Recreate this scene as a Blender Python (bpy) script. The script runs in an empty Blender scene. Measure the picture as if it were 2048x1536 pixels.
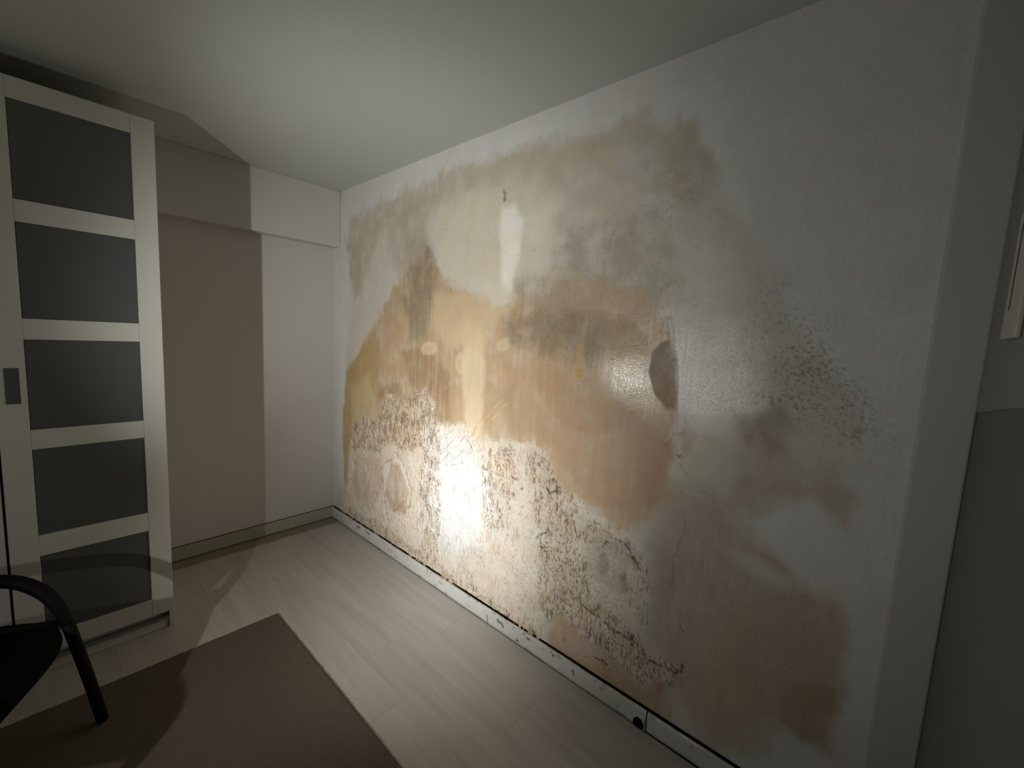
import bpy, bmesh, math, random
import numpy as np
from mathutils import Vector, Matrix

random.seed(7)
C = bpy.context.scene.collection
scene = bpy.context.scene

# ------------------------------------------------------------------ camera
CAM = np.array([-1.529, -3.222, 1.511]); YAW, PIT, ROL, FOC = .8440, .1103, .0503, 847.27
_F = np.array([math.sin(YAW)*math.cos(PIT), math.cos(YAW)*math.cos(PIT), -math.sin(PIT)])
_R = np.cross(_F, [0, 0, 1]); _R /= np.linalg.norm(_R); _U = np.cross(_R, _F)
_c, _s = math.cos(ROL), math.sin(ROL)
_R, _U = _R*_c + _U*_s, _U*_c - _R*_s
cd = bpy.data.cameras.new('camera'); cam = bpy.data.objects.new('camera', cd); C.objects.link(cam)
cd.sensor_width = 36; cd.lens = FOC*36/2048; cd.clip_start = .02
M = Matrix.Identity(4)
for i in range(3):
    M[i][0] = _R[i]; M[i][1] = _U[i]; M[i][2] = -_F[i]; M[i][3] = CAM[i]
cam.matrix_world = M
scene.camera = cam

# ------------------------------------------------------------------ world, light, exposure
w = bpy.data.worlds.new('world'); scene.world = w; w.use_nodes = True
w.node_tree.nodes['Background'].inputs[0].default_value = (.5, .55, .6, 1)
w.node_tree.nodes['Background'].inputs[1].default_value = .002
scene.view_settings.view_transform = 'Standard'; scene.view_settings.look = 'None'
scene.view_settings.gamma = 1; scene.view_settings.use_curve_mapping = False
scene.view_settings.exposure = 0.0

TORCH = Vector((-2.494, -2.181, 1.161))
def spot(name, power, size, blend, target, col=(1, .97, .92), r=.012):
    l = bpy.data.lights.new(name, 'SPOT'); l.energy = power; l.spot_size = math.radians(size)
    l.spot_blend = blend; l.shadow_soft_size = r; l.color = col
    o = bpy.data.objects.new(name, l); C.objects.link(o); o.location = TORCH
    o.rotation_euler = (Vector(target)-TORCH).to_track_quat('-Z', 'Y').to_euler()
    return o
HOT = (0, -1.495, .585)
spot('torch_core', 130, 13, 1, HOT, (.86, .94, 1))            # tight hot spot of the lens
spot('torch_ring', 195, 32, 1, (0, -1.50, .54), (.94, .98, 1))
spot('torch_beam', 150, 54, 1, (0, -1.47, .68), (.985, .98, .96))
spot('torch_upper_beam', 150, 74, 1, (0, -1.3, 1.5), (1, .985, .95))
spot('torch_side_beam', 62, 62, 1, (0, -.85, 1.8), (1, 1, .97))
spot('torch_low_beam', 62, 52, 1, (-.10, -1.0, .05), (1, .97, .92))
spot('torch_flood', 44, 98, 1, (0, -2.0, 1.5), (1, 1, .97))
spot('torch_spill', 12, 178, 1, (-.6, -.8, 2.2), (.96, 1, .97))

# ------------------------------------------------------------------ helpers
def px_wall(x, y):
    "photo pixel -> (Y, Z) in metres on the stained wall (plane X = 0)"
    d = _F*FOC + _R*(x-1024) - _U*(y-768)
    t = -CAM[0]/d[0]
    P = CAM + t*d
    return P[1], P[2]

def mat(name, base=(.8, .8, .8), rough=.5, metal=0, spec=.5):
    m = bpy.data.materials.new(name); m.use_nodes = True
    b = m.node_tree.nodes['Principled BSDF']
    b.inputs['Base Color'].default_value = (*base, 1)
    b.inputs['Roughness'].default_value = rough; b.inputs['Metallic'].default_value = metal
    b.inputs['Specular IOR Level'].default_value = spec
    return m, m.node_tree.nodes, m.node_tree.links, b

def noisy(name, base, base2, scale, rough=.5, bump=.1, bscale=80, dist=.002, spec=.5, detail=6, stretch=(1, 1, 1), coord='Object', metal=0):
    m, n, l, b = mat(name, base, rough, metal, spec)
    tc = n.new('ShaderNodeTexCoord'); mp = n.new('ShaderNodeMapping'); mp.inputs['Scale'].default_value = stretch
    l.new(tc.outputs[coord], mp.inputs[0])
    t = n.new('ShaderNodeTexNoise'); t.inputs['Scale'].default_value = scale; t.inputs['Detail'].default_value = detail
    l.new(mp.outputs[0], t.inputs[0])
    mx = n.new('ShaderNodeMix'); mx.data_type = 'RGBA'
    mx.inputs[6].default_value = (*base, 1); mx.inputs[7].default_value = (*base2, 1)
    l.new(t.outputs[0], mx.inputs[0]); l.new(mx.outputs[2], b.inputs['Base Color'])
    t2 = n.new('ShaderNodeTexNoise'); t2.inputs['Scale'].default_value = bscale; t2.inputs['Detail'].default_value = 4
    l.new(mp.outputs[0], t2.inputs[0])
    bp = n.new('ShaderNodeBump'); bp.inputs['Strength'].default_value = bump; bp.inputs['Distance'].default_value = dist
    l.new(t2.outputs[0], bp.inputs['Height']); l.new(bp.outputs[0], b.inputs['Normal'])
    return m

def link(name, me, m=None, parent=None):
    o = bpy.data.objects.new(name, me); C.objects.link(o)
    if m: me.materials.append(m)
    if parent: o.parent = parent
    return o
def struct(o): o['kind'] = 'structure'; return o
def bm_obj(name, bm, m=None, parent=None, smooth=False):
    me = bpy.data.meshes.new(name); bm.to_mesh(me); bm.free()
    if smooth:
        for p in me.polygons: p.use_smooth = True
    return link(name, me, m, parent)
def add_box(bm, x0, x1, y0, y1, z0, z1, bev=0, seg=2):
    r = bmesh.ops.create_cube(bm, size=1)
    vs = r['verts']
    for v in vs:
        v.co = Vector(((x0+x1)/2+v.co.x*(x1-x0), (y0+y1)/2+v.co.y*(y1-y0), (z0+z1)/2+v.co.z*(z1-z0)))
    if bev:
        es = list({e for v in vs for e in v.link_edges})
        bmesh.ops.bevel(bm, geom=es, offset=bev, segments=seg, affect='EDGES', profile=.5)
def box(name, x0, x1, y0, y1, z0, z1, m, parent=None, bev=0, seg=2):
    bm = bmesh.new(); add_box(bm, x0, x1, y0, y1, z0, z1, bev, seg)
    return bm_obj(name, bm, m, parent)
def empty(name, loc, label, cat, group=None):
    o = bpy.data.objects.new(name, None); C.objects.link(o); o.location = loc
    o['label'] = label; o['category'] = cat
    if group: o['group'] = group
    return o
def smooth_path(pts, n=8):
    "Catmull-Rom through 3-D points"
    P = [Vector(p) for p in pts]; P = [P[0]*2-P[1]] + P + [P[-1]*2-P[-2]]
    out = []
    for i in range(1, len(P)-2):
        for k in range(n):
            t = k/n
            out.append(.5*((2*P[i]) + (P[i+1]-P[i-1])*t + (2*P[i-1]-5*P[i]+4*P[i+1]-P[i+2])*t*t + (3*P[i]-P[i-1]-3*P[i+1]+P[i+2])*t**3))
    out.append(P[-2]); return out
def tube(bm, path, radii, seg=14):
    rings = []
    up = Vector((0, 0, 1)); prev = None
    for i, p in enumerate(path):
        a = path[max(0, i-1)]; b = path[min(len(path)-1, i+1)]
        d = (b-a).normalized()
        if prev is None:
            s = d.cross(up)
            if s.length < .1: s = d.cross(Vector((1, 0, 0)))
            s.normalize()
        else:
            s = (prev - d*prev.dot(d)).normalized()
        prev = s; t = d.cross(s)
        r = radii[i] if hasattr(radii, '__len__') else radii
        rings.append([bm.verts.new(p + (s*math.cos(2*math.pi*k/seg)+t*math.sin(2*math.pi*k/seg))*r) for k in range(seg)])
    for i in range(len(rings)-1):
        for k in range(seg):
            bm.faces.new((rings[i][k], rings[i][(k+1) % seg], rings[i+1][(k+1) % seg], rings[i+1][k]))
    bm.faces.new(rings[0][::-1]); bm.faces.new(rings[-1])

# vectorised gradient noise
def _h(ix, iy, s):
    h = (ix.astype(np.int64)*374761393 + iy.astype(np.int64)*668265263 + s*1274126177) & 0xffffffff
    h = ((h ^ (h >> 13))*1274126177) & 0xffffffff
    h = h ^ (h >> 16)
    return (h & 0xffff)/65535.0*2*np.pi
def gn(x, y, s=0):
    x0 = np.floor(x); y0 = np.floor(y); fx = x-x0; fy = y-y0
    u = fx*fx*fx*(fx*(fx*6-15)+10); v = fy*fy*fy*(fy*(fy*6-15)+10)
    def g(a, b):
        h = _h(x0+a, y0+b, s); return np.cos(h)*(fx-a)+np.sin(h)*(fy-b)
    n0 = g(0, 0)*(1-u)+g(1, 0)*u; n1 = g(0, 1)*(1-u)+g(1, 1)*u
    return (n0*(1-v)+n1*v)*1.4
def fbm(x, y, s=0, o=4, g=.5):
    r = np.zeros_like(x); a = 1; t = 0
    for i in range(o):
        r += a*gn(x*2**i+i*17.3, y*2**i-i*9.1, s+i); t += a; a *= g
    return r/t*1.3
def sst(a, b, x):
    t = np.clip((x-a)/(b-a), 0, 1); return t*t*(3-2*t)
def polysd(Y, Z, poly):
    "signed distance, negative inside"
    d = np.full(Y.shape, 1e9); ins = np.zeros(Y.shape, bool); n = len(poly)
    for i in range(n):
        ax, ay = poly[i]; bx, by = poly[(i+1) % n]
        ex, ey = bx-ax, by-ay; wx, wy = Y-ax, Z-ay
        t = np.clip((wx*ex+wy*ey)/(ex*ex+ey*ey+1e-12), 0, 1)
        d = np.minimum(d, (wx-ex*t)**2+(wy-ey*t)**2)
        c = ((ay > Z) != (by > Z)) & (Y < (bx-ax)*(Z-ay)/((by-ay) if abs(by-ay) > 1e-9 else 1e-9)+ax)
        ins ^= c
    d = np.sqrt(d)
    return np.where(ins, -d, d)

# ------------------------------------------------------------------ dimensions
H = 2.5; XL = -3.45; YN = -3.39; YP = -3.289; BD = .099; BZ = 2.106

# ------------------------------------------------------------------ materials for the shell
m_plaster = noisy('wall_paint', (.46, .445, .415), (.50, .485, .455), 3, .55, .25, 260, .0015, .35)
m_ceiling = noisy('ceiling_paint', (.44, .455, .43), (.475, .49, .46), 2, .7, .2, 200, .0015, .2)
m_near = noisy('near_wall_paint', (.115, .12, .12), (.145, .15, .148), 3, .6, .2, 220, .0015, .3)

# ------------------------------------------------------------------ shell: floor, walls, ceiling
sub = struct(box('floor', XL-.1, .1, YN-.1, .1, -.06, -.012, mat('subfloor', (.05, .045, .03), .9)[0]))
def plank_mat():
    m, n, l, b = mat('laminate', (.5, .47, .42), .42, 0, .4)
    g = n.new('ShaderNodeNewGeometry'); oi = n.new('ShaderNodeObjectInfo')
    mp = n.new('ShaderNodeMapping'); mp.inputs['Scale'].default_value = (30, 2.2, 1); l.new(g.outputs['Position'], mp.inputs[0])
    ad = n.new('ShaderNodeVectorMath'); ad.operation = 'ADD'; l.new(mp.outputs[0], ad.inputs[0])
    mu = n.new('ShaderNodeMath'); mu.operation = 'MULTIPLY'; mu.inputs[1].default_value = 40; l.new(oi.outputs['Random'], mu.inputs[0])
    l.new(mu.outputs[0], ad.inputs[1])
    t = n.new('ShaderNodeTexNoise'); t.inputs['Scale'].default_value = 1; t.inputs['Detail'].default_value = 6; l.new(ad.outputs[0], t.inputs[0])
    r = n.new('ShaderNodeValToRGB'); r.color_ramp.elements[0].position = .3; r.color_ramp.elements[1].position = .7
    r.color_ramp.elements[0].color = (.375, .350, .305, 1); r.color_ramp.elements[1].color = (.45, .425, .38, 1)
    l.new(t.outputs[0], r.inputs[0])
    # grime that has crept out from under the skirting at the back wall
    sp = n.new('ShaderNodeSeparateXYZ'); l.new(g.outputs['Position'], sp.inputs[0])
    t2 = n.new('ShaderNodeTexNoise'); t2.inputs['Scale'].default_value = 7; l.new(g.outputs['Position'], t2.inputs[0])
    s1 = n.new('ShaderNodeMath'); s1.operation = 'MULTIPLY_ADD'; s1.inputs[1].default_value = .07; l.new(t2.outputs[0], s1.inputs[0]); l.new(sp.outputs['Y'], s1.inputs[2])
    r2 = n.new('ShaderNodeMapRange'); r2.inputs['From Min'].default_value = -.105; r2.inputs['From Max'].default_value = -.085; l.new(s1.outputs[0], r2.inputs[0])
    t4 = n.new('ShaderNodeMath'); t4.operation = 'MULTIPLY'; t4.inputs[1].default_value = .7; l.new(r2.outputs[0], t4.inputs[0])
    mx = n.new('ShaderNodeMix'); mx.data_type = 'RGBA'; l.new(t4.outputs[0], mx.inputs[0]); l.new(r.outputs[0], mx.inputs[6]); mx.inputs[7].default_value = (.14, .12, .06, 1)
    # each board a touch lighter or darker
    mr = n.new('ShaderNodeMapRange'); mr.inputs['To Min'].default_value = .955; mr.inputs['To Max'].default_value = 1.0; l.new(oi.outputs['Random'], mr.inputs[0])
    hv = n.new('ShaderNodeHueSaturation'); l.new(mr.outputs[0], hv.inputs['Value']); l.new(mx.outputs[2], hv.inputs['Color'])
    l.new(hv.outputs[0], b.inputs['Base Color'])
    bp = n.new('ShaderNodeBump'); bp.inputs['Strength'].default_value = .12; bp.inputs['Distance'].default_value = .001; l.new(t.outputs[0], bp.inputs['Height']); l.new(bp.outputs[0], b.inputs['Normal'])
    return m
m_plank = plank_mat()
PW, PL = .192, 1.215; xs = -.0145; row = 0
_pl = {}
while xs > XL:
    off = {0: -1.659, 3: -1.877}.get(row, -((row*.413+.21) % 1.0)*PL - .3)
    ys = off
    while ys < -.0: ys += PL
    y1 = ys
    while y1 > YN:
        a, b_ = max(y1-PL, YN), min(y1, -.004)
        if b_-a > .02:
            x0 = max(xs-PW, XL)
            bm = bmesh.new(); add_box(bm, x0+.00015, xs-.00015, a+.0002, b_-.0002, -.0115, 0, .0004, 1)
            bm_obj('plank', bm, m_plank, sub)
        y1 -= PL
    xs -= PW; row += 1

ceil = struct(box('ceiling', XL-.1, .1, YN-.1, .1, H, H+.08, m_ceiling))
struct(box('wall_back', XL-.1, .09, 0, .1, -.05, H, m_plaster))
struct(box('wall_left', XL-.1, XL, YN-.1, 0, -.05, H, m_plaster))
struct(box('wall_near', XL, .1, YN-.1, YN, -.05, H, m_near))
bm = bmesh.new(); add_box(bm, XL, -.001, -BD, 0, BZ, H, .003, 2)
struct(bm_obj('trim_1', bm, m_plaster))        # dropped beam across the back wall
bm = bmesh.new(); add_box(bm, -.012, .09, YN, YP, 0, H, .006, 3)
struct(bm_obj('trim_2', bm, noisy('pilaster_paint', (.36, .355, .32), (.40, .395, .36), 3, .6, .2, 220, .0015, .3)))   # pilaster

# ------------------------------------------------------------------ the stained wall
G = .004
ny = int(round(-YP/G)); nz = int(round(H/G))
ya = np.linspace(YP, 0, ny+1); za = np.linspace(0, H, nz+1)
Y, Z = np.meshgrid(ya, za, indexing='ij')
rgb = np.empty(Y.shape+(3,)); BASE = np.array([.50, .49, .465])
rgb[:] = BASE
rgb *= (1+.03*fbm(Y*3, Z*3, 5)[..., None])
rough = np.full(Y.shape, .55); hgt = np.zeros(Y.shape); peel = np.zeros(Y.shape)
W1y = fbm(Y*7, Z*7, 11, 5); W1z = fbm(Y*7+50, Z*7, 12, 5)           # organic warps
W2y = fbm(Y*30, Z*16, 13, 3); W2z = fbm(Y*24, Z*24, 14, 3)
streak = fbm(Y*38, Z*2.3, 21, 4); streakf = fbm(Y*110, Z*4, 22, 3)
blotch = fbm(Y*9, Z*9, 23, 5); fine = fbm(Y*60, Z*60, 24, 3); mid = fbm(Y*22, Z*18, 25, 4)
pmr = lambda pts: [px_wall(x, y) for x, y in pts]
def region(pts, soft, warp=.04, w2=.012):
    poly = pmr(pts); pa = np.array(poly); mg = soft+warp*1.5+.05
    i0, i1 = np.searchsorted(ya, [pa[:, 0].min()-mg, pa[:, 0].max()+mg]); j0, j1 = np.searchsorted(za, [pa[:, 1].min()-mg, pa[:, 1].max()+mg])
    sl = (slice(i0, i1), slice(j0, j1))
    d = polysd(Y[sl]+warp*W1y[sl]+w2*W2y[sl], Z[sl]+warp*W1z[sl]+w2*W2z[sl], poly)
    m = np.zeros(Y.shape); m[sl] = 1-sst(-soft, soft*.6, d)
    return m
def paint(pts, tint, op, soft, warp=.04, w2=.012, st=0, bl=0, fi=0, ro=None):
    m = region(pts, soft, warp, w2)*op
    if st: m = m*np.clip(1+st*streak+.5*st*streakf, 0, 1.6)
    if bl: m = m*np.clip(1+bl*blotch+.6*bl*mid, 0, 1.6)
    if fi: m = m*np.clip(1+fi*fine, 0, 1.8)
    m = np.clip(m, 0, 1)[..., None]
    rgb[:] = rgb*(1-m) + BASE*np.array(tint)*m
    if ro is not None: rough[:] = rough*(1-m[..., 0])+ro*m[..., 0]
def ell(cx, cy, rx, ry, n=14, rot=0):
    c, s = math.cos(rot), math.sin(rot)
    return [(cx+rx*math.cos(a)*c-ry*math.sin(a)*s, cy+rx*math.cos(a)*s+ry*math.sin(a)*c) for a in [2*math.pi*k/n for k in range(n)]]

# overall damp discoloration
paint([(698,440),(760,410),(860,355),(1000,308),(1130,280),(1290,225),(1390,250),(1440,330),(1470,420),(1540,520),(1600,640),(1700,800),(1740,860),(1710,960),(1735,1010),(1700,1100),(1680,1220),(1700,1350),(1655,1500),(1600,1470),(1500,1520),(1400,1530),(660,1040),(690,950),(690,720),(700,600)],
      (.90,.83,.72), .8, .05, .05, .012, .15, .25)
# grey-olive rim of the upper front
paint([(700,440),(760,400),(880,345),(1010,300),(1130,275),(1290,222),(1390,245),(1430,330),(1380,360),(1290,300),(1140,330),(1010,350),(900,395),(830,450),(760,470),(720,600),(700,560)],
      (.74,.68,.53), .7, .05, .06, .02, .2, .7, .3)
paint([(1280,300),(1400,290),(1440,400),(1420,520),(1350,620),(1320,700),(1260,640),(1230,520),(1260,400)], (.66,.62,.50), .7, .07, .08, .02, .1, .8, .4)
paint([(1120,440),(1300,430),(1340,560),(1320,680),(1220,620),(1110,560)], (.60,.55,.45), .75, .07, .07, .02, .3, .9, .5)
# pinkish upper middle
paint([(900,340),(1000,310),(1130,300),(1230,290),(1280,380),(1260,450),(1150,430),(1080,370),(960,380)], (.80,.70,.59), .65, .06, .05, .02, .1, .6, .3)
# pale yellow heart around the white streak
paint([(880,420),(960,370),(1060,360),(1120,400),(1110,500),(1090,580),(1000,600),(890,580),(870,500)], (1.02,.95,.77), .75, .11, .05, .02, .2, .35, .1)
# big ochre-tan field
paint([(697,735),(730,680),(752,640),(790,570),(830,500),(870,520),(900,565),(980,610),(1080,590),(1150,555),(1270,575),(1335,640),(1352,800),(1350,900),(1348,1010),(1260,1075),(1150,1010),(1060,905),(950,870),(820,820),(700,900),(690,960),(686,820)],
      (.74,.53,.32), .92, .045, .05, .018, .45, .40, .2)
paint([(692,740),(735,680),(752,650),(765,720),(745,800),(735,860),(700,900),(690,990),(684,860)], (.70,.48,.22), .85, .022, .015, .008, .35, .3)
paint([(700,770),(740,745),(750,800),(720,850),(704,850)], (.90,.74,.46), .55, .05, .03, .02, .4, .3)
# darker brown smudges
paint([(812,480),(850,455),(872,520),(868,610),(850,690),(820,680),(815,600)], (.46,.37,.26), .8, .07, .035, .02, .4, .6, .4)
paint([(800,590),(845,600),(850,650),(820,665)], (.46,.36,.24), .6, .035, .02, .012, .5, .5, .3)
paint([(780,420),(820,400),(860,430),(845,520),(800,560),(775,500)], (.70,.61,.50), .65, .07, .05, .02, .3, .5, .4)
paint([(1000,640),(1060,615),(1140,600),(1220,640),(1260,700),(1180,740),(1080,710),(1010,690)], (.44,.34,.23), .85, .06, .04, .015, .2, .6, .4)
paint([(1000,770),(1010,720),(1100,720),(1220,740),(1300,830),(1345,960),(1300,1010),(1220,1030),(1150,960),(1080,890),(1010,870)], (.66,.45,.28), .8, .06, .04, .015, .35, .4, .2)
paint([(1255,830),(1300,840),(1345,870),(1350,1000),(1300,1020),(1260,950)], (.64,.42,.29), .75, .04, .03, .012, .3, .4, .2)
paint([(1020,560),(1060,545),(1250,560),(1310,620),(1300,700),(1200,690),(1150,620),(1040,620)], (.60,.47,.34), .65, .05, .05, .015, .3, .7, .5)
paint([(755,770),(800,760),(815,800),(800,840),(752,850)], (.52,.34,.17), .75, .03, .02, .012, .6, .5, .3)
paint([(800,700),(860,690),(900,750),(905,850),(860,850),(830,800)], (.54,.37,.22), .8, .035, .02, .012, .8, .4, .2)
paint([(690,480),(715,470),(722,560),(712,610),(700,560)], (.66,.60,.50), .5, .03, .03, .015, .2, .8, .4)
# ochre streaks and pale columns
paint([(928,640),(965,640),(970,760),(965,880),(930,870),(922,760)], (1.08,.88,.60), .85, .035, .02, .008, .4, .1)
paint([(870,580),(1000,590),(1040,600),(1000,640),(960,700),(900,700),(860,650)], (.96,.74,.48), .7, .04, .04, .012, .3, .3)
paint([(1000,412),(1030,405),(1048,440),(1040,520),(1022,585),(1003,570),(998,480)], (1.34,1.30,1.20), .95, .03, .02, .006)
paint([(1045,420),(1100,415),(1105,450),(1080,480),(1050,485)], (1.10,1.05,.94), .7, .045, .03, .01)
paint([(960,560),(1020,560),(1015,600),(985,615)], (1.1,1.0,.82), .6, .025, .02, .006)
for cx, cy, rx, ry in ((858,697,17,15),(922,728,11,20),(1008,690,13,14),(742,632,6,5)):
    paint(ell(cx, cy, rx, ry), (1.05,.86,.60), .6, .012, .016, .010)
    paint(ell(cx-1, cy+3, rx*.5, ry*.5), (.85,.64,.40), .6, .008, .012, .006)
paint([(1160,690),(1178,690),(1176,755),(1160,758)], (.78,.56,.26), .7, .012, .006, .004)
paint([(1158,735),(1176,735),(1174,757),(1160,757)], (.62,.42,.14), .7, .008, .004, .003)
# wallpaper seam side: grey-pink oval, with the blister's far-slope shade painted in
paint([(1296,745),(1303,705),(1320,685),(1340,680),(1352,720),(1352,820),(1330,815),(1310,790)], (.46,.35,.27), .90, .006, .005, .003, .2, .5, .4)
paint([(1300,700),(1340,705),(1346,740),(1310,735)], (.58,.46,.36), .5, .02, .02, .01, 0, .5, .5)
paint([(1355,660),(1480,600),(1520,700),(1500,800),(1480,900),(1400,960),(1356,900)], (.98,.92,.82), .55, .05, .04, .012)
paint([(1385,780),(1440,760),(1475,790),(1470,860),(1440,890),(1400,880)], (1.06,1.0,.93), .7, .03, .03, .01)
paint([(1200,680),(1290,660),(1295,760),(1320,830),(1250,800),(1215,770)], (.90,.80,.62), .5, .04, .03, .01, .3)
paint([(1345,620),(1365,620),(1362,900),(1352,900)], (.86,.80,.66), .4, .02, .01, .005)
paint([(1355,900),(1420,880),(1480,890),(1470,960),(1420,1010),(1370,1090),(1352,1180),(1354,1000)], (.82,.80,.60), .6, .03, .03, .012, .1, .4, .2)
paint([(1366,830),(1385,850),(1400,880),(1370,920),(1358,870)], (.62,.42,.30), .55, .015, .015, .008, .1, .6, .3)
# right-hand brown patches
paint([(1480,820),(1570,800),(1610,860),(1580,920),(1540,930),(1470,890)], (.56,.46,.39), .8, .05, .05, .015, 0, .6, .3)
paint([(1470,900),(1560,900),(1640,960),(1720,1010),(1700,1080),(1620,990),(1560,1010),(1500,1050),(1440,1000)], (.70,.57,.46), .7, .05, .05, .015, .1, .5, .2)
paint([(1585,930),(1650,920),(1715,990),(1700,1035),(1640,1000)], (.74,.58,.44), .5, .045, .03, .01, 0, .5, .3)
paint([(1600,820),(1690,850),(1680,900),(1600,900)], (.84,.80,.60), .5, .04, .04, .012, 0, .6, .2)
paint([(1520,690),(1640,700),(1700,790),(1690,840),(1560,800),(1500,760)], (.76,.72,.60), .5, .06, .06, .02, .1, .7, .4)
paint([(1340,950),(1460,1000),(1520,1080),(1600,1180),(1690,1230),(1680,1350),(1660,1490),(1560,1450),(1500,1500),(1420,1480),(1340,1380),(1300,1250),(1290,1100)],
      (.72,.60,.49), .85, .06, .05, .012, .35, .3, .1)
paint([(1420,1240),(1490,1180),(1600,1200),(1685,1230),(1680,1420),(1640,1500),(1540,1440),(1430,1420)], (.72,.57,.42), .7, .05, .04, .012, .3, .5, .2)
paint([(1562,1375),(1600,1360),(1678,1380),(1683,1430),(1652,1495),(1600,1480),(1555,1440)], (.62,.46,.31), .65, .02, .012, .006, .2, .4, .2)
paint([(1480,1080),(1560,1120),(1610,1180),(1660,1230),(1600,1200),(1540,1150)], (.72,.54,.40), .6, .018, .012, .006, 0, .6, .3)
paint([(1655,1210),(1680,1205),(1672,1245),(1655,1240)], (.60,.34,.20), .5, .02, .012, .006)
paint([(1440,1370),(1450,1370),(1444,1420),(1425,1425)], (.62,.48,.22), .5, .03, .02, .01)
paint([(1420,1260),(1470,1250),(1480,1420),(1420,1430)], (.82,.72,.40), .3, .05, .03, .01, .4)
# clean, never-wetted patches
paint([(1508,1046),(1560,1010),(1602,992),(1640,1010),(1690,1060),(1740,1120),(1720,1180),(1690,1210),(1630,1180),(1570,1130)], (1.0,1.0,1.0), .9, .025, .015, .005)
paint([(1440,1090),(1500,1105),(1590,1160),(1612,1185),(1560,1180),(1490,1140)], (1.0,.97,.93), .7, .03, .015, .006)
paint([(1300,420),(1340,380),(1440,430),(1500,560),(1480,620),(1400,620),(1360,560),(1330,480)], (1.0,.95,.88), .5, .05, .04, .012)
paint([(1700,1180),(1740,1130),(1770,1250),(1760,1500),(1690,1536),(1700,1350),(1695,1230)], (1.0,1.0,1.0), .9, .02, .02, .006)
# reddish-brown foot of the wall
paint([(1085,1210),(1180,1180),(1260,1250),(1300,1330),(1330,1450),(1240,1390),(1100,1305)], (.76,.54,.36), .8, .035, .03, .012, .3, .5, .2)
paint([(1110,1290),(1190,1330),(1330,1440),(1290,1420),(1150,1340),(1090,1290)], (.66,.44,.22), .6, .02, .02, .01, .2, .5, .3)
paint([(1300,1355),(1335,1360),(1345,1460),(1310,1430)], (.66,.36,.22), .6, .02, .015, .01, .5, .5, .2)
paint(ell(1318, 1377, 7, 12), (.70,.22,.10), .55, .010, .006, .004)
paint(ell(1160, 1200, 22, 26), (.62,.44,.14), .7, .02, .02, .01, .3, .6, .4)

# flaked skim coat at the foot of the wall: white scale over brown
PEEL = [(703,850),(720,835),(758,838),(772,780),(800,800),(850,775),(868,800),(875,850),(930,845),(960,880),(1010,880),(1060,880),(1095,900),(1115,960),(1160,1000),(1185,1045),(1245,1060),(1290,1110),(1300,1180),(1290,1260),(1300,1310),(1370,1340),(1340,1375),(1270,1360),(1120,1230),(1085,1255),(1085,1310),(900,1190),(668,1040),(690,1000),(696,940)]
pm = region(PEEL, .022, .022, .022)
paint(PEEL, (1.08,.985,.86), .92, .022, .022, .026, .15, .15)
paint([(850,850),(930,860),(1000,960),(1000,1080),(900,1120),(840,1040)], (1.12,1.13,1.14), .95, .09, .03, .015)  # cool white of the torch's hot spot painted into the scale
paint([(700,850),(770,790),(840,790),(850,900),(760,930),(700,920)], (.90,.78,.62), .4, .05, .03, .02, .4, .6, .3)
peel = np.clip(pm, 0, 1)
# trowelled scale: warped, stretched ridges; the direction turns along broad arcs
a1y = Y + .018*fbm(Y*14, Z*9, 31, 3); a1z = Z + .05*fbm(Y*9, Z*9, 32, 3)
def ridg(x, y, s, o=3): return 1-np.abs(fbm(x, y, s, o))*2.4
r_v = ridg(a1y*40, a1z*9, 41)            # upright scale
r_s = ridg(a1y*80, a1z*30, 42)            # small curls
r_b = ridg(a1y*20, a1z*16, 43)            # big flakes
cy_, cz_ = px_wall(1040, 1090); rr = np.sqrt((Y-cy_)**2+(Z-cz_)**2)+.012*W1y
r_c1 = ridg(rr*60, np.arctan2(Z-cz_, Y-cy_)*2.5, 44)
cy2, cz2 = px_wall(1195, 1150); rr2 = np.sqrt((Y-cy2)**2+(Z-cz2)**2)+.014*W1z
r_c2 = ridg(rr2*55, np.arctan2(Z-cz2, Y-cy2)*2.5, 45)
k1 = region(ell(1035, 1080, 75, 95), .03); k2 = region(ell(1195, 1150, 90, 100), .04)
r_v = r_v*(1-k1)+r_c1*k1; r_v = r_v*(1-k2)+r_c2*k2
rid = .58*r_v+.22*r_s+.20*r_b
rid = (rid-rid.mean())/rid.std()*.42+.42
r_s = (r_s-r_s.mean())/r_s.std()*.42+.42
act = np.clip(.66+1.1*fbm(Y*6, Z*5, 46, 3), .15, 1)           # some spots smooth, some rough
for pts, f in (([(850,830),(1000,860),(1010,960),(930,1100),(860,1060)], .55), ([(700,900),(770,900),(800,1000),(740,1000)], .7),
               ([(900,1160),(1040,1180),(1080,1250),(980,1240)], .5)):
    act = act*(1-region(pts, .04)*(1-f))
hgt += peel*act*(.0040*(np.clip(rid, -.6, 1)) + .0012*fine) + .0012*pm
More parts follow.
